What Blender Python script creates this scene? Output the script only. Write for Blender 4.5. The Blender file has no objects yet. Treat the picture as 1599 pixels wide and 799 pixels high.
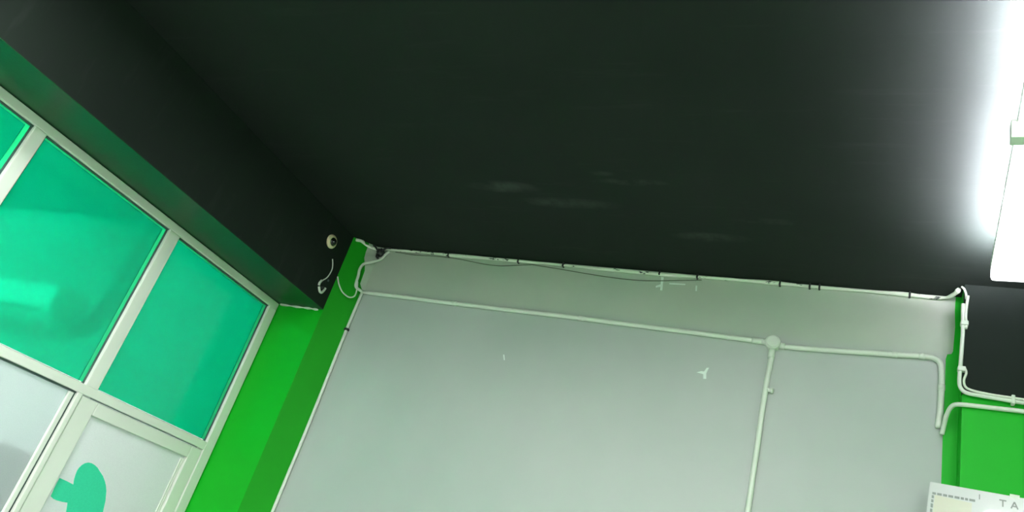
import bpy, bmesh, math, random
from mathutils import Vector, Matrix
random.seed(7)
S = bpy.context.scene
COL = S.collection

# ------------------------------------------------------------------ camera
cam_d = bpy.data.cameras.new('camera')
cam = bpy.data.objects.new('camera', cam_d)
COL.objects.link(cam)
cam_d.sensor_width = 36.0
cam_d.lens = 1202.75 / 1599.0 * 36.0
cam_d.clip_start = 0.02
CR = Matrix(((0.90093059, -0.07510149, 0.4274153),
             (0.3362793, -0.50172453, -0.79698728),
             (0.27429968, 0.86176114, -0.4267639)))
cam.matrix_world = Matrix.Translation((0, 0, 1.6)) @ CR.to_4x4()
S.camera = cam

# ------------------------------------------------------------------ world and exposure
W = bpy.data.worlds.new('world')
S.world = W
W.use_nodes = True
W.node_tree.nodes['Background'].inputs[0].default_value = (0.75, 0.85, 0.9, 1)
W.node_tree.nodes['Background'].inputs[1].default_value = 0.15
S.view_settings.view_transform = 'Standard'
S.view_settings.look = 'None'
S.view_settings.gamma = 1.0
S.view_settings.use_curve_mapping = False
S.view_settings.exposure = 1.5

PENDANT = 2.2        # emission of the hanging batten's diffusers
UPLIGHT = 110.0       # emission of tubes added on its top to make the ceiling glow
REAR = 70.0           # emission of the unseen batten added on the rear wall as fill
PANEL = 40.0         # emission of the unseen flat ceiling panels assumed behind the camera
NEXTDOOR = 340.0      # emission of the unseen batten added next door to backlight the film

# ------------------------------------------------------------------ sizes (metres)
CEIL = 3.515         # ceiling height
BEAM = 2.998         # underside of the beams
YF = 3.5             # front plane of the far wall's piers
YR = 3.616           # recessed grey panel between the piers
XB = -3.003          # inner face of the beam over the shopfront
XW = -3.339          # face of the white shopfront frame
XP = 0.364           # left edge of the right-hand pier
XR, YN = 2.7, -2.6   # right wall, rear wall


# ------------------------------------------------------------------ materials
def mat(name):
    m = bpy.data.materials.new(name)
    m.use_nodes = True
    nt = m.node_tree
    b = nt.nodes['Principled BSDF']
    return m, nt, b


def nd(nt, t, **kw):
    n = nt.nodes.new(t)
    for k, v in kw.items():
        setattr(n, k, v)
    return n


def noise(nt, scale, detail=3, rough=0.55, vec=None, stretch=None):
    n = nd(nt, 'ShaderNodeTexNoise')
    n.inputs['Scale'].default_value = scale
    n.inputs['Detail'].default_value = detail
    n.inputs['Roughness'].default_value = rough
    if vec is None:
        tc = nd(nt, 'ShaderNodeNewGeometry')
        vec = tc.outputs['Position']
    if stretch:
        mp = nd(nt, 'ShaderNodeMapping')
        mp.inputs['Scale'].default_value = stretch
        nt.links.new(vec, mp.inputs['Vector'])
        vec = mp.outputs['Vector']
    nt.links.new(vec, n.inputs['Vector'])
    return n.outputs['Fac']


def ramp(nt, fac, stops):
    r = nd(nt, 'ShaderNodeValToRGB')
    e = r.color_ramp.elements
    while len(e) < len(stops):
        e.new(0.5)
    for i, (p, c) in enumerate(stops):
        e[i].position = p
        e[i].color = (*c, 1) if len(c) == 3 else c
    nt.links.new(fac, r.inputs['Fac'])
    return r.outputs['Color']


def bump(nt, b, fac, strength, dist=0.002):
    n = nd(nt, 'ShaderNodeBump')
    n.inputs['Strength'].default_value = strength
    n.inputs['Distance'].default_value = dist
    nt.links.new(fac, n.inputs['Height'])
    nt.links.new(n.outputs['Normal'], b.inputs['Normal'])


def mixc(nt, fac, a, b):
    m = nd(nt, 'ShaderNodeMix', data_type='RGBA')
    for sock, v in ((m.inputs[0], fac), (m.inputs[6], a), (m.inputs[7], b)):
        if isinstance(v, (int, float)):
            sock.default_value = v
        elif isinstance(v, tuple):
            sock.default_value = (*v, 1)
        else:
            nt.links.new(v, sock)
    return m.outputs[2]


def math_(nt, op, a, b=None, clamp=False):
    m = nd(nt, 'ShaderNodeMath', operation=op)
    m.use_clamp = clamp
    for i, v in enumerate((a, b)):
        if v is None:
            continue
        if isinstance(v, (int, float)):
            m.inputs[i].default_value = v
        else:
            nt.links.new(v, m.inputs[i])
    return m.outputs[0]


def paint(name, c1, c2, rough=0.45, scale=3.0, bumps=0.25, spec=0.5):
    m, nt, b = mat(name)
    f = noise(nt, scale, 5)
    col = ramp(nt, f, [(0.3, c1), (0.7, c2)])
    nt.links.new(col, b.inputs['Base Color'])
    b.inputs['Roughness'].default_value = rough
    b.inputs['Specular IOR Level'].default_value = spec
    bump(nt, b, noise(nt, 60, 4), bumps)
    return m


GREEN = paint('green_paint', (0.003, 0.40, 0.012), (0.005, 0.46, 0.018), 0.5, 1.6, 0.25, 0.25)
GREEN_SHADE = paint('shaded_green_paint', (0.005, 0.27, 0.006), (0.008, 0.31, 0.010), 0.6, 1.6, 0.25, 0.15)  # green darkened so the slanted side's shade sits in its colour
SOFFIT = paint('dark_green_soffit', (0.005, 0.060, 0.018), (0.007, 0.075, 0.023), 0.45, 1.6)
WHITE = paint('white_frame', (0.76, 0.79, 0.71), (0.80, 0.83, 0.75), 0.3, 2.0, 0.05)
PVC = paint('white_pvc', (0.64, 0.69, 0.60), (0.71, 0.75, 0.66), 0.4, 9.0, 0.1)
IVORY = paint('ivory_plastic', (0.86, 0.70, 0.46), (0.90, 0.75, 0.52), 0.35, 9.0, 0.05)
DARK = paint('black_rubber', (0.010, 0.013, 0.012), (0.018, 0.022, 0.020), 0.45, 9.0, 0.05)
ACWHITE = paint('white_plastic', (0.86, 0.88, 0.87), (0.9, 0.92, 0.91), 0.35, 4, 0.02)
LENS = paint('black_gloss_lens', (0.006, 0.007, 0.007), (0.009, 0.010, 0.010), 0.12, 9.0, 0.0)
OLIVE = paint('grimy_cable', (0.11, 0.13, 0.09), (0.16, 0.18, 0.13), 0.6, 20.0, 0.1)
CHIP = paint('bare_plaster', (0.72, 0.80, 0.74), (0.85, 0.90, 0.86), 0.8, 30, 0.2)
PALE = paint('pale_wall_paint', (0.62, 0.64, 0.62), (0.68, 0.70, 0.68), 0.6, 2.0)
DULL = paint('dull_grey_wall', (0.38, 0.42, 0.40), (0.42, 0.46, 0.44), 0.7, 2.0)
TILE = paint('pale_floor', (0.33, 0.34, 0.32), (0.38, 0.39, 0.37), 0.3, 2.0, 0.05)
SOFFIT_CAULK = paint('white_filler', (0.62, 0.66, 0.60), (0.75, 0.78, 0.72), 0.6, 30, 0.3)
STEEL = paint('blue_grey_steel', (0.05, 0.09, 0.10), (0.07, 0.11, 0.12), 0.45, 3)
GASKET = paint('grey_gasket', (0.05, 0.09, 0.085), (0.07, 0.11, 0.10), 0.5, 9)


def black_ceiling():
    m, nt, b = mat('black_ceiling_paint')
    g = nd(nt, 'ShaderNodeNewGeometry')
    base = ramp(nt, noise(nt, 1.3, 5), [(0.3, (0.0045, 0.010, 0.0065)), (0.7, (0.008, 0.0145, 0.010))])
    # brushed streaks and a few chalky scuffs
    st = noise(nt, 3.0, 6, 0.6, stretch=(0.7, 6.0, 1.0))
    stf = ramp(nt, st, [(0.58, (0, 0, 0)), (0.85, (0.14, 0.14, 0.14))])
    col = mixc(nt, stf, base, (0.075, 0.085, 0.078))
    sep = nd(nt, 'ShaderNodeSeparateXYZ')
    nt.links.new(g.outputs['Position'], sep.inputs[0])
    # scuffs: soft ellipses broken up with noise
    tot = None
    for (cx, cy, rx, ry, k) in ((-1.70, 2.86, 0.22, 0.055, 0.6), (-1.38, 2.98, 0.30, 0.05, 0.55), (-1.02, 2.78, 0.20, 0.030, 0.7),
                                (-0.72, 3.22, 0.22, 0.045, 0.6), (-0.45, 3.05, 0.18, 0.03, 0.35), (-1.15, 2.72, 0.08, 0.02, 0.6)):
        dx = math_(nt, 'DIVIDE', math_(nt, 'SUBTRACT', sep.outputs[0], cx), rx)
        dy = math_(nt, 'DIVIDE', math_(nt, 'SUBTRACT', sep.outputs[1], cy), ry)
        d = math_(nt, 'ADD', math_(nt, 'MULTIPLY', dx, dx), math_(nt, 'MULTIPLY', dy, dy))
        e = math_(nt, 'MULTIPLY', math_(nt, 'SUBTRACT', 1.0, d, True), k)
        tot = e if tot is None else math_(nt, 'MAXIMUM', tot, e)
    br = ramp(nt, noise(nt, 7, 5, 0.6), [(0.40, (0, 0, 0)), (0.75, (1, 1, 1))])
    col = mixc(nt, math_(nt, 'MULTIPLY', math_(nt, 'MULTIPLY', tot, br), 0.5), col, (0.16, 0.19, 0.175))
    nt.links.new(col, b.inputs['Base Color'])
    b.inputs['Roughness'].default_value = 0.85
    b.inputs['Specular IOR Level'].default_value = 0.35
    bump(nt, b, noise(nt, 40, 4), 0.2)
    return m


BLACK = black_ceiling()


def grey_wall():
    m, nt, b = mat('grey_green_wall_paint')
    g = nd(nt, 'ShaderNodeNewGeometry')
    sep = nd(nt, 'ShaderNodeSeparateXYZ')
    nt.links.new(g.outputs['Position'], sep.inputs[0])
    body = ramp(nt, noise(nt, 0.9, 4), [(0.35, (0.385, 0.435, 0.40)), (0.65, (0.445, 0.475, 0.45))])
    old = ramp(nt, noise(nt, 1.4, 5), [(0.35, (0.41, 0.48, 0.40)), (0.65, (0.46, 0.50, 0.42))])
    # the strip over the conduit keeps its older, yellower coat
    wob = math_(nt, 'MULTIPLY', math_(nt, 'SUBTRACT', noise(nt, 2.2, 3), 0.5), 0.05)
    z = math_(nt, 'ADD', sep.outputs[2], wob)
    f = math_(nt, 'DIVIDE', math_(nt, 'SUBTRACT', z, 3.18), 0.06, True)
    nt.links.new(mixc(nt, f, body, old), b.inputs['Base Color'])
    b.inputs['Roughness'].default_value = 0.55
    bump(nt, b, noise(nt, 35, 4), 0.2)
    return m


GREY = grey_wall()


def smeared_pvc():
    m, nt, b = mat('paint_smeared_pvc')
    f = noise(nt, 16, 5, 0.65, stretch=(1.0, 1, 2.5))
    k = ramp(nt, f, [(0.60, (0, 0, 0)), (0.645, (1, 1, 1))])
    col = mixc(nt, k, (0.74, 0.78, 0.66), (0.022, 0.03, 0.024))
    nt.links.new(col, b.inputs['Base Color'])
    b.inputs['Roughness'].default_value = 0.5
    return m


SMEAR = smeared_pvc()


def film(name, col, transp, trans_col, rough=0.12):
    """vinyl film on glass: part diffuse, part translucent, part see-through, with the gloss of the glass"""
    m, nt, b = mat(name)
    nt.nodes.remove(b)
    out = nt.nodes['Material Output']
    cc = ramp(nt, noise(nt, 220, 2), [(0.3, tuple(c * 0.94 for c in col)), (0.7, col)])
    dif = nd(nt, 'ShaderNodeBsdfDiffuse')
    nt.links.new(cc, dif.inputs[0])
    trl = nd(nt, 'ShaderNodeBsdfTranslucent')
    nt.links.new(cc, trl.inputs[0])
    m1 = nd(nt, 'ShaderNodeMixShader')
    m1.inputs[0].default_value = 0.5
    nt.links.new(dif.outputs[0], m1.inputs[1])
    nt.links.new(trl.outputs[0], m1.inputs[2])
    tr = nd(nt, 'ShaderNodeBsdfRefraction')
    tr.inputs['Color'].default_value = (*trans_col, 1)
    tr.inputs['Roughness'].default_value = 0.2
    tr.inputs['IOR'].default_value = 1.1
    m2 = nd(nt, 'ShaderNodeMixShader')
    m2.inputs[0].default_value = transp
    nt.links.new(m1.outputs[0], m2.inputs[1])
    nt.links.new(tr.outputs[0], m2.inputs[2])
    gl = nd(nt, 'ShaderNodeBsdfGlossy')
    gl.inputs['Roughness'].default_value = rough
    gl.inputs['Color'].default_value = (1, 1, 1, 1)
    fr = nd(nt, 'ShaderNodeFresnel')
    fr.inputs[0].default_value = 1.45
    m3 = nd(nt, 'ShaderNodeMixShader')
    nt.links.new(fr.outputs[0], m3.inputs[0])
    nt.links.new(m2.outputs[0], m3.inputs[1])
    nt.links.new(gl.outputs[0], m3.inputs[2])
    nt.links.new(m3.outputs[0], out.inputs['Surface'])
    return m


TEAL = film('teal_green_film', (0.008, 0.62, 0.38), 0.62, (0.012, 0.86, 0.62))
TEAL_EDGE = film('film_edge', (0.06, 0.86, 0.48), 0.2, (0.10, 0.9, 0.50), 0.3)
FROST = film('frosted_white_film', (0.94, 0.96, 0.96), 0.70, (0.85, 0.90, 0.90))
DOORFROST = film('white_door_film', (0.94, 0.96, 0.95), 0.08, (0.85, 0.90, 0.90))
VINYL = paint('teal_vinyl', (0.03, 0.66, 0.38), (0.04, 0.72, 0.43), 0.4, 150, 0.05)


def emit(name, strength, col=(0.93, 0.97, 1.0)):
    m, nt, b = mat(name)
    b.inputs['Base Color'].default_value = (0.9, 0.9, 0.9, 1)
    b.inputs['Emission Color'].default_value = (*col, 1)
    b.inputs['Emission Strength'].default_value = strength
    return m


GLOW = emit('lit_diffuser', PENDANT)
GLOW_UP = emit('lit_added_uplight', UPLIGHT, (1.02, 0.93, 1.12))
GLOW_WALL = emit('lit_ceiling_panel', PANEL, (1.0, 0.99, 1.02))
GLOW_REAR = emit('lit_fill_batten', REAR)
GLOW_NEXT = emit('lit_batten_next_door', NEXTDOOR, (0.93, 1.0, 1.0))


# ------------------------------------------------------------------ builders
def tag(o, label, cat, kind=None, group=None):
    o['label'] = label
    o['category'] = cat
    if kind:
        o['kind'] = kind
    if group:
        o['group'] = group
    return o


def thing(name, label, cat, loc, kind=None, group=None):
    o = bpy.data.objects.new(name, None)
    o.empty_display_size = 0.1
    COL.objects.link(o)
    o.location = loc
    return tag(o, label, cat, kind, group)


def wloc(o):
    v = Vector((0, 0, 0))
    while o is not None:
        v += Vector(o.location)
        o = o.parent
    return v


def obj(name, bm, m, parent=None, smooth=False, origin=None):
    """bm is in world coordinates; the object's origin is its base centre"""
    bmesh.ops.recalc_face_normals(bm, faces=bm.faces[:])
    lo = Vector([min(v.co[i] for v in bm.verts) for i in range(3)])
    hi = Vector([max(v.co[i] for v in bm.verts) for i in range(3)])
    org = Vector(origin) if origin else Vector(((lo.x + hi.x) / 2, (lo.y + hi.y) / 2, lo.z))
    bmesh.ops.translate(bm, verts=bm.verts[:], vec=-org)
    me = bpy.data.meshes.new(name)
    bm.to_mesh(me)
    bm.free()
    mm = m if isinstance(m, (list, tuple)) else [m]
    for x in mm:
        me.materials.append(x)
    if smooth:
        for p in me.polygons:
            p.use_smooth = True
    o = bpy.data.objects.new(name, me)
    COL.objects.link(o)
    o.parent = parent
    o.location = org - (wloc(parent) if parent else Vector((0, 0, 0)))
    return o


def box(bm, lo, hi, bev=0.0, seg=2):
    n0 = set(bm.verts)
    lo, hi = Vector(lo), Vector(hi)
    r = bmesh.ops.create_cube(bm, size=1.0)
    vs = r['verts']
    c, d = (lo + hi) / 2, hi - lo
    for v in vs:
        v.co = Vector((v.co.x * d.x, v.co.y * d.y, v.co.z * d.z)) + c
    if bev > 0:
        es = list({e for v in vs for e in v.link_edges})
        bmesh.ops.bevel(bm, geom=es, offset=bev, segments=seg, profile=0.5, affect='EDGES')
    return [v for v in bm.verts if v not in n0]


def B(lo, hi, bev=0.0):
    bm = bmesh.new()
    box(bm, lo, hi, bev)
    return bm


def smooth_path(pts, n=6):
    """Catmull-Rom through the points"""
    P = [Vector(p) for p in pts]
    P = [P[0] * 2 - P[1]] + P + [P[-1] * 2 - P[-2]]
    out = []
    for i in range(1, len(P) - 2):
        for k in range(n):
            t = k / n
            a, b, c, d = P[i - 1], P[i], P[i + 1], P[i + 2]
            out.append(0.5 * ((2 * b) + (c - a) * t + (2 * a - 5 * b + 4 * c - d) * t * t + (3 * b - a - 3 * c + d) * t ** 3))
    out.append(P[-2])
    return out


def tube(bm, pts, r, seg=10, rfun=None, caps=True):
    pts = [Vector(p) for p in pts]
    rings = []
    t0 = (pts[1] - pts[0]).normalized()
    n = t0.orthogonal().normalized()
    for i, p in enumerate(pts):
        t = (pts[min(i + 1, len(pts) - 1)] - pts[max(i - 1, 0)]).normalized()
        n = (n - t * n.dot(t)).normalized()
        b = t.cross(n)
        rr = r * (rfun(i / (len(pts) - 1)) if rfun else 1)
        rings.append([bm.verts.new(p + (n * math.cos(2 * math.pi * k / seg) + b * math.sin(2 * math.pi * k / seg)) * rr) for k in range(seg)])
    for a, c in zip(rings, rings[1:]):
        for k in range(seg):
            bm.faces.new((a[k], a[(k + 1) % seg], c[(k + 1) % seg], c[k]))
    if caps:
        bm.faces.new(rings[0][::-1])
        bm.faces.new(rings[-1])


def T(pts, r, n=6, seg=10, rfun=None):
    bm = bmesh.new()
    tube(bm, smooth_path(pts, n) if n else pts, r, seg, rfun)
    return bm


def prism(poly, to3, d):
    """poly of 2D points mapped by to3(a, b) and pushed by vector d: a slab"""
    bm = bmesh.new()
    d = Vector(d)
    a = [bm.verts.new(Vector(to3(*p))) for p in poly]
    b = [bm.verts.new(Vector(to3(*p)) + d) for p in poly]
    n = len(poly)
    bm.faces.new(a)
    bm.faces.new(b[::-1])
    for i in range(n):
        bm.faces.new((a[i], b[i], b[(i + 1) % n], a[(i + 1) % n]))
    return bm


def lathe(bm, prof, axis, centre, seg=28):
    """prof: (radius, height along axis)"""
    ax = Vector(axis).normalized()
    u = ax.orthogonal().normalized()
    v = ax.cross(u)
    c = Vector(centre)
    rings = []
    for r, h in prof:
        if r < 1e-6:
            rings.append([bm.verts.new(c + ax * h)])
        else:
            rings.append([bm.verts.new(c + ax * h + (u * math.cos(2 * math.pi * k / seg) + v * math.sin(2 * math.pi * k / seg)) * r) for k in range(seg)])
    for a, b in zip(rings, rings[1:]):
        for k in range(seg):
            q = [a[k % len(a)], a[(k + 1) % len(a)], b[(k + 1) % len(b)], b[k % len(b)]]
            q = list(dict.fromkeys(q))
            if len(q) > 2:
                bm.faces.new(q)


def L(prof, axis, centre, seg=28):
    bm = bmesh.new()
    lathe(bm, prof, axis, centre, seg)
    return bm


def struct(name, bm, m, label, cat):
    return tag(obj(name, bm, m), label, cat, 'structure')


# ------------------------------------------------------------------ the room
struct('floor', B((-6.6, YN, -0.1), (XR, 3.75, 0)), TILE, 'pale tiled floor of the shop below the camera', 'floor')
struct('ceiling', B((-3.42, YN, CEIL), (XR, 3.75, CEIL + 0.1)), BLACK, 'matt black painted ceiling with chalky scuffs', 'ceiling')
wall_back = struct('wall_back', B((-3.0, YR, 0), (0.50, YR + 0.12, CEIL)), GREY,
                   'grey-green recessed wall panel between the green piers', 'wall')


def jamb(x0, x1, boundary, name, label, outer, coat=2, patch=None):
    """pier whose inner side slants from the front plane to the grey panel; upper inner strip keeps grey paint.
    boundary: list of (s, z) with s 0 front..1 back, the paint line, from top to bottom"""
    bm = bmesh.new()

    def P(s, z):
        return bm.verts.new((x0 + (x1 - x0) * s, YF + (YR - YF) * s, z))
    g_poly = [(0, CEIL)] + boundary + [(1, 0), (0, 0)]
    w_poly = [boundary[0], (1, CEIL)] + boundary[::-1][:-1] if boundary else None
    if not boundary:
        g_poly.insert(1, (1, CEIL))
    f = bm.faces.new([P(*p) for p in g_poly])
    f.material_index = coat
    if w_poly:
        f2 = bm.faces.new([P(*p) for p in w_poly])
        f2.material_index = 1
    if patch:       # green coat lapping onto the grey panel
        f3 = bm.faces.new([bm.verts.new((x, YR - 0.0015, z)) for x, z in patch])
        f3.material_index = 0
    # front and outer faces
    q = bm.faces.new([bm.verts.new(p) for p in ((x0, YF, 0), (outer, YF, 0), (outer, YF, CEIL), (x0, YF, CEIL))])
    q.material_index = 0
    q = bm.faces.new([bm.verts.new(p) for p in ((outer, YF, 0), (outer, YR + .1, 0), (outer, YR + .1, CEIL), (outer, YF, CEIL))])
    q.material_index = 0
    bmesh.ops.remove_doubles(bm, verts=bm.verts[:], dist=1e-5)
    return struct(name, bm, [GREEN, GREY, GREEN_SHADE], label, 'wall')


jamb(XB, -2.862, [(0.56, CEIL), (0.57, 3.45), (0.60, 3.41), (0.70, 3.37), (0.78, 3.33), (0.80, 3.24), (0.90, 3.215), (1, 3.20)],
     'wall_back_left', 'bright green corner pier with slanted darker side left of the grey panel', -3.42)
jamb(XP, 0.363, [],
     'wall_back_right', 'bright green pier right of the grey panel, under the black band', XR, 0,
     [(0.340, CEIL), (0.338, 3.44), (0.341, 3.36), (0.338, 3.29), (0.336, 3.24), (0.330, 3.226), (0.314, 3.222), (0.309, 3.20), (0.310, 3.05), (0.308, 2.85), (0.309, 2.60), (0.306, 0), (XP, 0), (XP, CEIL)])

# black beams
struct('ceiling_beam', B((-3.42, YN, BEAM + 0.004), (XB, YF - 0.001, CEIL)), [BLACK], 'black beam running above the white shopfront frame', 'beam')
struct('trim_1', B((XP - 0.002, YF - 0.012, BEAM), (XR, YF + 0.02, CEIL)), BLACK, 'black painted band at the top of the right green pier', 'beam')
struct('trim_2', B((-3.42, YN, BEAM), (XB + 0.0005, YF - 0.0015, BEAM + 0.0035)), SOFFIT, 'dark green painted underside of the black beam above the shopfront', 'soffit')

# other walls, out of view
struct('wall_right', B((XR, YN, 0), (XR + 0.1, 3.75, CEIL)), GREEN, 'green side wall out of view on the right', 'wall')
struct('wall_rear', B((-3.42, YN - 0.1, 0), (XR, YN, CEIL)), PALE, 'pale wall behind the camera', 'wall')
struct('wall_left', B((-3.42, YN, 0), (-3.32, 0.86, BEAM)), GREEN, 'green wall left of the shopfront, out of view', 'wall')
# the adjoining room seen through the film
struct('wall_far', B((-6.6, YF, 0), (-3.42, YF + 0.1, CEIL)), DULL, 'grey wall of the adjoining room behind the film', 'wall')
struct('wall_far_left', B((-6.7, -0.6, 0), (-6.6, YF + 0.1, CEIL)), PALE, 'pale end wall of the adjoining room', 'wall')
struct('wall_far_near', B((-6.6, -0.7, 0), (-3.42, -0.6, CEIL)), PALE, 'pale near wall of the adjoining room', 'wall')
struct('ceiling_far', B((-6.6, -0.6, CEIL), (-3.42, YF, CEIL + 0.1)), BLACK, 'black ceiling of the adjoining room', 'ceiling')

# white filler line between the beam's underside and the pier
struct('trim_3', T([(-3.33, YF - 0.006, 2.994), (-3.2, YF - 0.007, 2.992), (-3.10, YF - 0.006, 2.993), (-3.035, YF - 0.006, 2.991)], 0.0075, 6, 8,
                   lambda t: 0.8 + 0.3 * math.sin(t * 23)), SOFFIT_CAULK, 'ragged white filler line where the beam meets the green pier', 'filler')

# ------------------------------------------------------------------ shopfront: window_1 (fixed lights) and door_1
FX0, FX1 = XW - 0.06, XW            # frame depth
win = thing('window_1', 'white framed shopfront glazing with teal green film in the upper panes', 'window', (XW, 2.2, 0), 'structure')


def rail(name, y0, y1, z0, z1, x1=FX1, x0=FX0, par=win, m=WHITE, bev=0.004):
    return obj(name, B((x0, y0, z0), (x1, y1, z1), bev), m, par)


rail('head_rail', 0.86, 3.492, 2.950, 2.994)
rail('transom', 0.86, 3.425, 2.036, 2.080)
for y0, y1 in ((0.86, 0.93), (1.690, 1.752), (2.541, 2.615)):
    rail('mullion', y0, y1, 2.080, 2.950)
rail('jamb', 3.424, 3.492, 0.0, 2.950)
for y0, y1 in ((0.86, 0.93), (1.690, 1.752), (2.525, 2.553)):
    rail('mullion', y0, y1, 0.0, 2.036)
rail('sill_rail', 0.93, 2.525, 0.0, 0.09)


def pane(y0, y1, z0, z1, m, par=win, edge=True, x=XW - 0.024, em=TEAL_EDGE, gap=0.008, ew=0.020, right=True):
    """a pane with a dark gasket line round it and the lighter strip where the film stops short"""
    p = obj('pane', B((x - 0.006, y0 + gap, z0 + gap), (x, y1 - gap - (ew if edge else 0), z1 - gap - (ew * 0.45 if edge else 0))), m, par)
    # gasket: four thin bars
    bm = bmesh.new()
    for lo, hi in (((x - 0.008, y0, z0), (x + 0.010, y0 + gap, z1)), ((x - 0.008, y1 - gap, z0), (x + 0.006, y1, z1)),
                   ((x - 0.008, y0, z1 - gap), (x + 0.010, y1, z1)), ((x - 0.008, y0, z0), (x + 0.004, y1, z0 + gap * 0.4))):
        box(bm, lo, hi)
    obj('gasket', bm, GASKET, p)
    if edge:
        e1 = obj('film_edge', B((x - 0.006, y1 - gap - ew, z0 + gap), (x + 0.001, y1 - gap, z1 - gap)), em, p)
        e2 = obj('film_edge', B((x - 0.006, y0 + gap, z1 - gap - ew * 0.45), (x + 0.001, y1 - gap - ew, z1 - gap)), em, p)
    return p


pane(2.615, 3.424, 2.080, 2.950, TEAL)
pane(1.752, 2.541, 2.080, 2.950, TEAL)
pane(0.930, 1.690, 2.080, 2.950, TEAL)
lp = pane(1.752, 2.525, 0.09, 2.036, FROST, edge=False, gap=0.008)
pane(0.930, 1.690, 0.09, 2.036, FROST, edge=False, gap=0.008)
obj('glazing_bead', B((XW - 0.024, 2.488, 0.10), (XW - 0.008, 2.512, 2.026), 0.003), WHITE, lp)

door = thing('door_1', 'white framed door with frosted pane and teal vinyl emblem', 'door', (XW, 3.0, 0), 'structure')
dx0, dx1 = XW - 0.050, XW - 0.006
rail('stile', 2.557, 2.657, 0.01, 2.029, dx1, dx0, door)
rail('stile', 3.339, 3.421, 0.01, 2.029, dx1, dx0, door)
rail('top_rail', 2.657, 3.339, 1.966, 2.029, dx1, dx0, door)
rail('bottom_rail', 2.657, 3.339, 0.01, 0.16, dx1, dx0, door)
gx = XW - 0.026
dp = obj('pane', B((gx - 0.006, 2.657, 0.16), (gx, 3.339, 1.966)), DOORFROST, door)
for y in (3.318, 3.331):
    obj('glazing_bead', B((gx, y - 0.0045, 0.17), (gx + 0.007, y + 0.0045, 1.955), 0.002), WHITE, dp)
bm = bmesh.new()
box(bm, (XW - 0.004, 2.60, 2.0315), (XW - 0.001, 3.37, 2.0345))
obj('door_gap', bm, GASKET, door)
emblem = [(2.782, 1.768), (2.766, 1.760), (2.754, 1.747), (2.747, 1.732), (2.745, 1.717), (2.748, 1.697), (2.753, 1.677), (2.763, 1.655),
          (2.720, 1.660), (2.677, 1.663), (2.677, 1.620), (2.681, 1.578), (2.700, 1.571), (2.722, 1.569), (2.750, 1.570), (2.782, 1.573),
          (2.790, 1.555), (2.799, 1.534), (2.810, 1.47), (2.85, 1.43), (2.92, 1.43), (2.985, 1.48), (3.003, 1.53),
          (2.997, 1.581), (2.980, 1.632), (2.957, 1.675), (2.940, 1.697), (2.922, 1.714), (2.897, 1.733), (2.869, 1.747), (2.845, 1.760), (2.822, 1.767), (2.80, 1.770)]
e = obj('vinyl_emblem', prism(emblem, lambda y, z: (gx + 0.0006, y, z), (0.0012, 0, 0)), VINYL, dp)
e['label'] = 'teal rounded vinyl emblem with a stub on its left'

# ------------------------------------------------------------------ behind the film: air conditioner and cabinet, seen blurred
ac = thing('air_conditioner', 'blurred wall air conditioner showing faintly through the teal film', 'air conditioner', (-5.40, 3.49, 2.58))
acp = [(3.495, 2.835), (3.28, 2.835), (3.255, 2.81), (3.25, 2.68), (3.27, 2.63), (3.33, 2.585), (3.495, 2.58)]
obj('body', prism(acp, lambda y, z: (-5.80, y, z), (0.80, 0, 0)), ACWHITE, ac)
obj('insulated_pipe', T([(-5.02, 3.44, 2.64), (-4.93, 3.43, 2.62), (-4.82, 3.43, 2.66), (-4.75, 3.43, 2.80), (-4.73, 3.43, 3.0), (-4.72, 3.43, 3.25), (-4.70, 3.43, 3.5)], 0.035, 6), STEEL, ac, True)
obj('louver', B((-5.72, 3.262, 2.632), (-5.06, 3.29, 2.662), 0.004), DARK, ac)
obj('louver_flap', B((-5.72, 3.252, 2.668), (-5.06, 3.262, 2.69), 0.003), WHITE, ac)
cb = thing('steel_cupboard', 'blurred blue-grey cupboard behind the frosted lower pane', 'cupboard', (-4.75, 3.25, 0))
obj('body', B((-5.05, 3.06, 0.05), (-4.42, 3.48, 1.76), 0.01), STEEL, cb)
for x0, x1 in ((-5.04, -4.74), (-4.73, -4.43)):
    d = obj('door', B((x0, 3.04, 0.07), (x1, 3.06, 1.74), 0.004), STEEL, cb)
    hx = x1 - 0.04 if x0 < -4.9 else x0 + 0.04
    obj('handle', B((hx - 0.008, 3.02, 0.85), (hx + 0.008, 3.04, 1.0), 0.003), WHITE, d)
obj('plinth', B((-5.03, 3.08, 0), (-4.44, 3.47, 0.05)), DARK, cb)


# ------------------------------------------------------------------ lamps
def batten(name, label, a, b, out, m, group=None):
    """wall or ceiling LED batten: housing, lit tube, two end caps. a,b ends on the surface, out: unit vector away from it"""
    a, b, out = Vector(a), Vector(b), Vector(out)
    r = thing(name, label, 'lamp', tuple((a + b) / 2), None, group)
    t = (b - a).normalized()
    s = t.cross(out)

    def slab(a0, b0, w, h0, h1):
        bm = bmesh.new()
        for sg, pts in ((0, None),):
            vs = [bm.verts.new(p + s * (w * k) + out * h) for p in (a0, b0) for k in (-1, 1) for h in (h0, h1)]
        for q in ((0, 1, 3, 2), (4, 6, 7, 5), (0, 4, 5, 1), (2, 3, 7, 6), (0, 2, 6, 4), (1, 5, 7, 3)):
            bm.faces.new([vs[i] for i in q])
        return bm
    obj('housing', slab(a, b, 0.035, 0.0, 0.03), WHITE, r)
    bm = bmesh.new()
    tube(bm, [a + t * 0.03 + out * 0.05, b - t * 0.03 + out * 0.05], 0.02, 12)
    obj('tube', bm, m, r)
    for p, q in ((a, a + t * 0.03), (b - t * 0.03, b)):
        obj('end_cap', slab(p, q, 0.03, 0.03, 0.075), WHITE, r)
    return r




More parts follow.
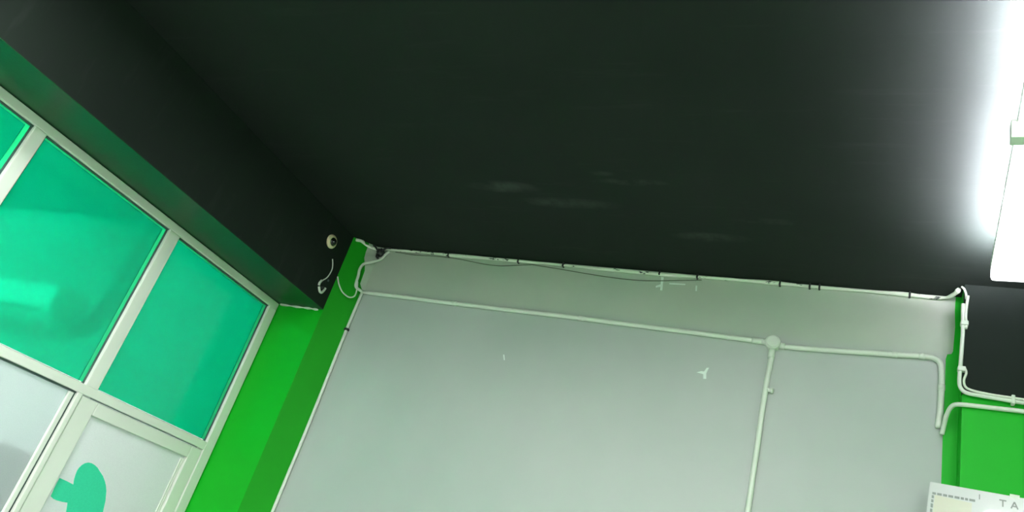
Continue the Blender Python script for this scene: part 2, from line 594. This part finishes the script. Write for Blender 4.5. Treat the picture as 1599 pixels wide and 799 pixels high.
def panel(label, x, y):
    r = thing('unseen_ceiling_panel', label, 'lamp', (x, y, CEIL), None, 'assumed flat ceiling panels behind the camera')
    bm = bmesh.new()
    for lo, hi in (((x - .31, y - .31, CEIL - .05), (x + .31, y - .28, CEIL)), ((x - .31, y + .28, CEIL - .05), (x + .31, y + .31, CEIL)),
                   ((x - .31, y - .28, CEIL - .05), (x - .28, y + .28, CEIL)), ((x + .28, y - .28, CEIL - .05), (x + .31, y + .28, CEIL))):
        box(bm, lo, hi)
    obj('frame', bm, WHITE, r)
    obj('diffuser', B((x - .28, y - .28, CEIL - .045), (x + .28, y + .28, CEIL - .035)), GLOW_WALL, r)


batten('fill_batten', 'unseen fill tube lamp added on the pale wall behind the camera', (-1.8, YN, 2.3), (-0.6, YN, 2.3), (0, 1, 0), GLOW_REAR)
panel('flat ceiling panel lamp overhead near the shopfront, out of view', -2.2, 0.15)
panel('flat ceiling panel lamp overhead in the middle, out of view', -0.6, 0.15)
panel('flat ceiling panel lamp overhead at right, out of view', 1.2, -0.3)
batten('backlight_batten', 'unseen tube lamp added on the ceiling of the adjoining room to backlight the film', (-5.1, 0.8, CEIL), (-5.1, 2.0, CEIL), (0, 0, -1), GLOW_NEXT)

# hanging twin-module batten at the right edge of the picture
ang = math.atan2(0.043, 0.742)
pend = thing('pendant_batten', 'glowing white batten lamp hanging from the black ceiling at right', 'lamp', (0.44, 2.212, 3.33))


def PL(u, v, w):        # u across to the right from the lit edge, v along, w up
    c, s = math.cos(ang), math.sin(ang)
    return (0.3573 + u * c + v * s, 2.212 - u * s + v * c, 3.33 + w)


def pbox(u0, u1, v0, v1, w0, w1, bev=0.0):
    bm = bmesh.new()
    box(bm, (u0, v0, w0), (u1, v1, w1), bev, 3)
    for v in bm.verts:
        v.co = Vector(PL(*v.co))
    return bm


obj('diffuser', pbox(0, 0.15, 0.022, 0.90, 0.0, 0.055, 0.012), GLOW, pend)
obj('diffuser', pbox(0, 0.15, -1.20, -0.022, 0.0, 0.055, 0.012), GLOW, pend)
obj('joint_strap', pbox(-0.018, 0.168, -0.022, 0.022, -0.006, 0.062, 0.004), WHITE, pend)
obj('spine', pbox(0.064, 0.086, -1.20, 0.894, 0.055, 0.085, 0.004), WHITE, pend)
for u0 in (0.036, 0.114):
    for v0, v1 in ((-1.18, -0.03), (0.03, 0.89)):
        obj('added_uplight_tube', T([PL(u0, v0, 0.069), PL(u0, v1, 0.069)], 0.012, 0, 12), GLOW_UP, pend)  # tubes added only to spread a glow over the ceiling
for u0, u1 in ((0.0, 0.006), (0.144, 0.150)):  # side and end fins added to keep the uplight off the walls
    obj('added_side_shield', pbox(u0, u1, -1.20, 0.90, 0.050, 0.084), WHITE, pend)
for v0 in (-1.20, 0.894):
    obj('added_end_shield', pbox(0.0, 0.150, v0, v0 + 0.006, 0.050, 0.060), WHITE, pend)
for v in (-1.0, 0.56):
    a, b = Vector(PL(0.075, v, 0.085)), Vector(PL(0.075, v, 0.085))
    b.z = CEIL
    st = obj('stem', T([a, b], 0.006, 0, 8), WHITE, pend)
    obj('ceiling_cup', L([(0, -0.03), (0.02, -0.03), (0.035, -0.01), (0.035, 0)], (0, 0, 1), b), WHITE, st)

# ------------------------------------------------------------------ conduits and cables on the grey panel
yc = YR - 0.012
ceil_pts = [(-2.99, 3.512, 3.503), (-2.955, 3.53, 3.506), (-2.93, 3.55, 3.492), (-2.875, 3.58, 3.488), (-2.829, yc, 3.502), (-2.588, yc, 3.503), (-2.267, yc, 3.500), (-1.881, yc, 3.500),
            (-1.445, yc, 3.496), (-1.044, yc, 3.494), (-0.843, yc, 3.498), (-0.643, yc, 3.500), (-0.424, yc, 3.500), (-0.186, yc, 3.498),
            (0.095, yc, 3.500), (0.235, yc, 3.496), (0.300, 3.585, 3.492), (0.330, 3.53, 3.489), (0.342, 3.505, 3.500)]
rc = random.Random(3)
cc = thing('ceiling_conduit', 'thin white conduit smeared with black paint along the ceiling line', 'conduit', (-1.2, yc, 3.49))
obj('pipe', T(ceil_pts, 0.0105, 8, 10, lambda t: 0.85 + 0.18 * math.sin(t * 41) + 0.12 * math.sin(t * 97 + 1)), SMEAR, cc, True)
for x in (-2.35, -1.881, -1.60, -1.044, -0.843, -0.43, -0.29, -0.245, 0.15):
    obj('clip', B((x - 0.0045, yc - 0.014, 3.486), (x + 0.0045, YR, 3.513), 0.002), DARK, cc)

mc = thing('wall_conduit', 'white conduit running level across the grey panel to the round box', 'conduit', (-1.6, yc, 3.18))
obj('pipe', T([(-2.858, yc, 3.190), (-2.50, yc, 3.188), (-2.199, yc, 3.185), (-1.80, yc, 3.186), (-1.412, yc, 3.185), (-0.916, yc, 3.180), (-0.465, yc, 3.175)], 0.0125, 5), PVC, mc, True)
for x, z in ((-2.199, 3.185), (-1.412, 3.185)):
    obj('coupling', T([(x - 0.014, yc, z), (x + 0.014, yc, z)], 0.0145, 0, 12), PVC, mc, True)
obj('coupling', T([(-0.52, yc, 3.1755), (-0.455, yc, 3.1745)], 0.0155, 0, 12), PVC, mc, True)

jb = thing('junction_box', 'round white junction box where the three conduits meet', 'junction box', (-0.423, YR, 3.133))
obj('body', L([(0.036, 0), (0.036, 0.032), (0.033, 0.037), (0, 0.038)], (0, -1, 0), (-0.423, YR, 3.171)), PVC, jb)
obj('cover', L([(0.030, 0.037), (0.030, 0.041), (0.027, 0.043), (0, 0.043)], (0, -1, 0), (-0.423, YR, 3.171)), PVC, jb)
for a, b in (((-0.45, yc, 3.174), (-0.475, yc, 3.175)), ((-0.39, yc, 3.164), (-0.368, yc, 3.161)), ((-0.423, yc, 3.14), (-0.423, yc, 3.095))):
    obj('spout', T([a, b], 0.016, 0, 12), PVC, jb, True)

rcd = thing('wall_conduit', 'white conduit from the round box to the right pier, bending down', 'conduit', (-0.02, yc, 2.91))
obj('pipe', T([(-0.385, yc, 3.161), (-0.27, yc, 3.165), (-0.156, yc, 3.171), (0.104, yc, 3.187), (0.215, yc, 3.195), (0.258, yc, 3.193), (0.284, yc, 3.176), (0.293, yc, 3.140),
               (0.296, yc, 3.058), (0.294, yc, 2.955), (0.288, yc, 2.872)], 0.0125, 6), PVC, rcd, True)
for a, b in (((0.096, 3.1865), (0.112, 3.1875)), ((0.205, 3.1945), (0.222, 3.1955))):
    obj('coupling', T([(a[0] - .003, yc, a[1]), (b[0] + .003, yc, b[1])], 0.0145, 0, 12), PVC, rcd, True)
obj('coupling', T([(0.296, yc, 3.07), (0.296, yc, 3.045)], 0.0148, 0, 12), PVC, rcd, True)

dr = thing('drop_conduit', 'white conduit dropping straight down from the round box', 'conduit', (-0.425, yc, 1.0))
obj('pipe', T([(-0.421, yc, 3.12), (-0.428, yc, 2.90), (-0.428, yc, 2.50), (-0.428, yc, 1.0)], 0.0125, 5), PVC, dr, True)
st = obj('stub', T([(-0.426, yc, 2.934), (-0.400, yc - 0.004, 2.930)], 0.010, 0, 10), PVC, dr, True)
obj('stub_end', L([(0.011, 0), (0.013, 0.004), (0.013, 0.012), (0.010, 0.016), (0, 0.016)], (0.98, -0.1, -0.1), (-0.406, yc - 0.003, 2.931), 14), PVC, st)

lv = thing('corner_conduit', 'slim white conduit going down the corner of the green pier', 'conduit', (-2.862, yc, 0.9))
obj('pipe', T([(-2.858, yc, 3.195), (-2.862, yc, 2.929), (-2.859, yc, 2.31), (-2.864, yc, 1.831), (-2.862, yc, 0.9)], 0.0095, 5), PVC, lv, True)
obj('clip', B((-2.875, yc - 0.013, 2.925), (-2.85, YR, 2.94), 0.002), DARK, lv)

up = thing('bent_conduit', 'wavy white conduit climbing from the corner to the ceiling line', 'conduit', (-2.86, 3.57, 3.19))
upp = [(-2.855, yc, 3.190), (-2.885, 3.565, 3.200), (-2.893, 3.556, 3.230), (-2.895, 3.553, 3.274), (-2.902, 3.550, 3.320), (-2.896, 3.560, 3.362), (-2.868, 3.585, 3.392),
       (-2.838, yc, 3.418), (-2.815, yc, 3.435), (-2.800, yc, 3.462), (-2.778, yc, 3.490)]
obj('pipe', T(upp, 0.0088, 6), PVC, up, True)
uw = T([(-2.994, 3.494, 3.225), (-2.985, 3.50, 3.205), (-2.967, 3.505, 3.176), (-2.935, 3.522, 3.138), (-2.892, 3.545, 3.120), (-2.868, 3.56, 3.140), (-2.872, 3.560, 3.190), (-2.885, 3.556, 3.235)], 0.0045, 8, 8)
tag(obj('looped_wire', uw, PVC, None, True), 'thin white wire sagging in a loop across the green pier', 'wire')
lump = bmesh.new()
bmesh.ops.create_icosphere(lump, subdivisions=3, radius=0.026)
for v in lump.verts:
    n = v.co.normalized()
    v.co *= 1 + 0.25 * math.sin(n.x * 7 + 1) * math.sin(n.z * 9) + 0.12 * math.sin(n.y * 13)
    v.co += Vector((-2.835, yc - 0.008, 3.470))
jk = up
obj('taped_splice', lump, DARK, jk, True)['label'] = 'small black taped splice'
for p in ([(-2.85, yc - 0.02, 3.475), (-2.875, yc - 0.03, 3.498), (-2.90, yc - 0.02, 3.512)], [(-2.82, yc - 0.02, 3.478), (-2.795, yc - 0.022, 3.500), (-2.77, yc - 0.012, 3.507)],
          [(-2.842, yc - 0.022, 3.45), (-2.838, yc - 0.03, 3.43), (-2.822, yc - 0.022, 3.42)]):
    obj('tape_tail', T(p, 0.006, 5, 8), DARK, jk, True)

# grimy thin cables sagging under the ceiling conduit
for lab, pts in (('grimy thin cable sagging under the left half of the ceiling conduit',
                  [(-2.74, 3.493), (-2.60, 3.484), (-2.45, 3.488), (-2.28, 3.483), (-2.12, 3.466), (-2.0, 3.462), (-1.90, 3.474), (-1.80, 3.487)]),
                 ('grimy thin cable sagging under the middle of the ceiling conduit',
                  [(-1.80, 3.489), (-1.62, 3.476), (-1.45, 3.462), (-1.30, 3.452), (-1.17, 3.450), (-1.05, 3.458), (-0.93, 3.472), (-0.82, 3.485)])):
    tag(obj('thin_cable', T([(x, YR - 0.004, z) for x, z in pts], 0.0026, 6, 8), OLIVE, None, True), lab, 'cable')

# right pier conduits
rv = thing('pier_conduit', 'white conduit round the corner of the black band on the right pier', 'conduit', (0.45, 3.48, 2.98))
ye = YF - 0.020
obj('pipe', T([(0.356, ye, 3.412), (0.357, ye, 3.337), (0.358, ye, 3.275), (0.356, ye, 3.214), (0.353, ye, 3.124), (0.350, ye, 3.050), (0.356, ye, 3.016), (0.377, ye, 2.998), (0.426, ye, 2.993),
               (0.494, ye, 2.990), (0.581, ye, 2.987), (0.9, ye, 2.985), (1.5, ye, 2.985)], 0.0082, 6), PVC, rv, True)
obj('second_cable', T([(0.374, ye - .004, 3.452), (0.369, ye - .004, 3.40), (0.367, ye - .006, 3.34), (0.372, ye - .004, 3.316), (0.368, ye - .004, 3.29)], 0.006, 6), SMEAR, rv, True)
obj('second_cable', T([(0.366, ye - .006, 3.110), (0.374, ye - .006, 3.085), (0.366, ye - .006, 3.050), (0.372, ye - .006, 3.022), (0.395, ye - .006, 3.010), (0.45, ye - .006, 3.003), (0.53, ye - .006, 3.000), (0.7, ye - .006, 2.997)], 0.005, 6), SMEAR, rv, True)
for x, z in ((0.364, 3.318), (0.358, 3.102)):
    obj('clip', B((x - 0.016, ye - 0.014, z - 0.012), (x + 0.014, YF - 0.002, z + 0.010), 0.004), PVC, rv)
obj('clip', B((0.535, ye - 0.013, 2.972), (0.548, YF - 0.002, 3.012), 0.003), PVC, rv)
obj('paint_top', T([(0.350, YF - 0.010, 3.502), (0.358, YF - 0.014, 3.492), (0.366, YF - 0.014, 3.47), (0.369, YF - 0.014, 3.44)], 0.005, 5, 8), SMEAR, rv, True)
rl = thing('pier_conduit', 'lower white conduit crossing the green right pier below the black band', 'conduit', (0.5, 3.49, 2.85))
obj('pipe', T([(0.303, yc - 0.01, 2.842), (0.3085, 3.585, 2.878), (0.314, 3.545, 2.912), (0.326, 3.505, 2.936), (0.350, YF - .012, 2.945), (0.427, YF - .012, 2.949), (0.506, YF - .012, 2.951), (0.581, YF - .012, 2.953), (0.9, YF - .012, 2.955), (1.5, YF - .012, 2.955)], 0.0095, 6), PVC, rl, True)

# ------------------------------------------------------------------ chips in the grey paint (bare plaster marks)
for pts in ([(-1.806, 2.922), (-1.799, 2.922), (-1.786, 2.891), (-1.792, 2.891)],
            [(-0.760, 2.974), (-0.738, 2.984), (-0.724, 2.984), (-0.715, 3.005), (-0.704, 3.007), (-0.712, 2.976), (-0.708, 2.948), (-0.722, 2.946), (-0.726, 2.970), (-0.742, 2.972)],
            [(-1.036, 3.484), (-1.022, 3.484), (-1.014, 3.405), (-1.026, 3.404), (-1.028, 3.425), (-1.052, 3.418), (-1.054, 3.428), (-1.030, 3.440)],
            [(-0.846, 3.452), (-0.838, 3.452), (-0.834, 3.42), (-0.842, 3.42)],
            [(-0.985, 3.452), (-0.90, 3.456), (-0.90, 3.450), (-0.985, 3.446)]):
    obj('chipped_paint', prism(pts, lambda x, z: (x, YR - 0.0012, z), (0, 0.0012, 0)), CHIP, wall_back)

# ------------------------------------------------------------------ dome camera on the beam
dc = thing('dome_camera', 'small ivory dome camera with a black lens on the black beam', 'camera', (XB, 3.323, 3.375))
c0 = (XB, 3.323, 3.375)
obj('base', L([(0.043, 0.0), (0.044, 0.005), (0.041, 0.012), (0.036, 0.017), (0.029, 0.019), (0.027, 0.016), (0.0, 0.014)], (1, 0, 0), c0), IVORY, dc, True)
la = Vector((1.0, -0.50, -0.28)).normalized()
ball = Vector(c0) + Vector((0.006, 0, 0))
lb = obj('lens_ball', L([(0.028, -0.006), (0.0278, 0.004), (0.024, 0.015), (0.0175, 0.023), (0.009, 0.0275), (0, 0.0285)], (1, 0, 0), ball), LENS, dc, True)
obj('lens', L([(0.011, 0.018), (0.011, 0.0275), (0.009, 0.0295), (0.0, 0.030)], la, ball, 18), LENS, lb, True)
obj('pale_dot', L([(0.0035, 0.024), (0.0035, 0.0306), (0, 0.031)], la, ball, 10), CHIP, lb)  # small pale disc on the lens front

# loose pigtail with connector below it
pg = thing('camera_pigtail', 'loose grey cable with a plug dangling on the black beam', 'cable', (XB, 3.39, 3.06))
xs = XB + 0.006
obj('wire', T([(xs, 3.390, 3.291), (xs + .006, 3.404, 3.262), (xs + .01, 3.411, 3.235), (xs + .01, 3.410, 3.200), (xs + .01, 3.398, 3.165), (xs + .008, 3.378, 3.138), (xs + .006, 3.364, 3.118)], 0.0036, 7, 8), PVC, pg, True)
cn = obj('connector', T([(xs + .006, 3.371, 3.132), (xs + .008, 3.360, 3.110), (xs + .009, 3.362, 3.095)], 0.007, 4, 10), PVC, pg, True)
obj('plug', T([(xs + .010, 3.366, 3.088), (xs + .012, 3.384, 3.068), (xs + .012, 3.404, 3.068), (xs + .010, 3.418, 3.088), (xs + .010, 3.424, 3.108)], 0.0075, 5, 10), PVC, pg, True)
obj('plug_core', T([(xs + .012, 3.385, 3.092), (xs + .013, 3.402, 3.100)], 0.009, 0, 10), DARK, pg, True)
obj('screw', L([(0.007, 0), (0.007, 0.004), (0.004, 0.006), (0, 0.006)], (1, 0, 0), (XB, 3.436, 3.166), 12), STEEL, pg)

# ------------------------------------------------------------------ laminated notice at bottom right
CREAM = paint('cream_print', (0.60, 0.585, 0.47), (0.64, 0.625, 0.51), 0.25, 3, 0.02)
INK = paint('grey_ink', (0.20, 0.22, 0.20), (0.25, 0.27, 0.25), 0.3, 12, 0.02)
SHEET, nt_, b_ = mat('laminated_white')
b_.inputs['Base Color'].default_value = (0.60, 0.61, 0.60, 1)
b_.inputs['Roughness'].default_value = 0.25
b_.inputs['Coat Weight'].default_value = 0.6
bump(nt_, b_, noise(nt_, 9, 2), 0.15, 0.004)
YP = YF - 0.014
nt = thing('wall_notice', 'white laminated notice with cream centre taped on the right pier', 'notice', (0.49, YP, 2.14))
obj('sheet', prism([(0.2585, 2.6005), (0.2285, 2.15), (0.80, 2.13), (0.80, 2.6005)], lambda x, z: (x, YP, z), (0, 0.004, 0)), SHEET, nt)
obj('cream_panel', prism([(0.277, 2.552), (0.250, 2.19), (0.395, 2.185), (0.405, 2.545)], lambda x, z: (x, YP - 0.0006, z), (0, 0.0006, 0)), CREAM, nt)
k = 0
x = 0.268
while x < 0.41:
    w = 0.010 + 0.012 * rc.random()
    obj('border_dash', B((x, YP - 0.0012, 2.552), (x + w, YP, 2.561)), INK, nt)
    x += w + 0.004
z = 2.548
while z > 2.2:
    h = 0.010 + 0.006 * rc.random()
    xx = 0.2695 - (2.55 - z) * 0.07
    obj('border_dash', B((xx - 0.003, YP - 0.0012, z - h), (xx + 0.005, YP, z)), INK, nt)
    z -= h + 0.005


def letter(bars, x, z, s, m=INK):
    bm = bmesh.new()
    for (a, b) in bars:
        a, b = Vector(a), Vector(b)
        t = (b - a).normalized()
        n = Vector((-t.y, t.x)) * 0.09
        vs = [bm.verts.new((x + p.x * s, y, z + p.y * s)) for y in (YP - 0.0014, YP - 0.0002) for p in (a + n, b + n, b - n, a - n)]
        bm.faces.new(vs[:4])
        bm.faces.new(vs[4:][::-1])
        for i in range(4):
            bm.faces.new((vs[i], vs[4 + i], vs[4 + (i + 1) % 4], vs[(i + 1) % 4]))
    obj('printed_letter', bm, m, nt)


letter([((0.5, 0), (0.5, 1))], 0.420, 2.565, 0.020)
letter([((0, 0.95), (0.9, 0.95)), ((0.45, 0), (0.45, 0.9))], 0.496, 2.553, 0.026)
letter([((0, 0), (0.42, 1)), ((0.42, 1), (0.85, 0)), ((0.16, 0.35), (0.68, 0.35))], 0.535, 2.553, 0.026)
obj('tape', B((0.531, YP - 0.001, 2.594), (0.563, YP + 0.001, 2.608)), PVC, nt)
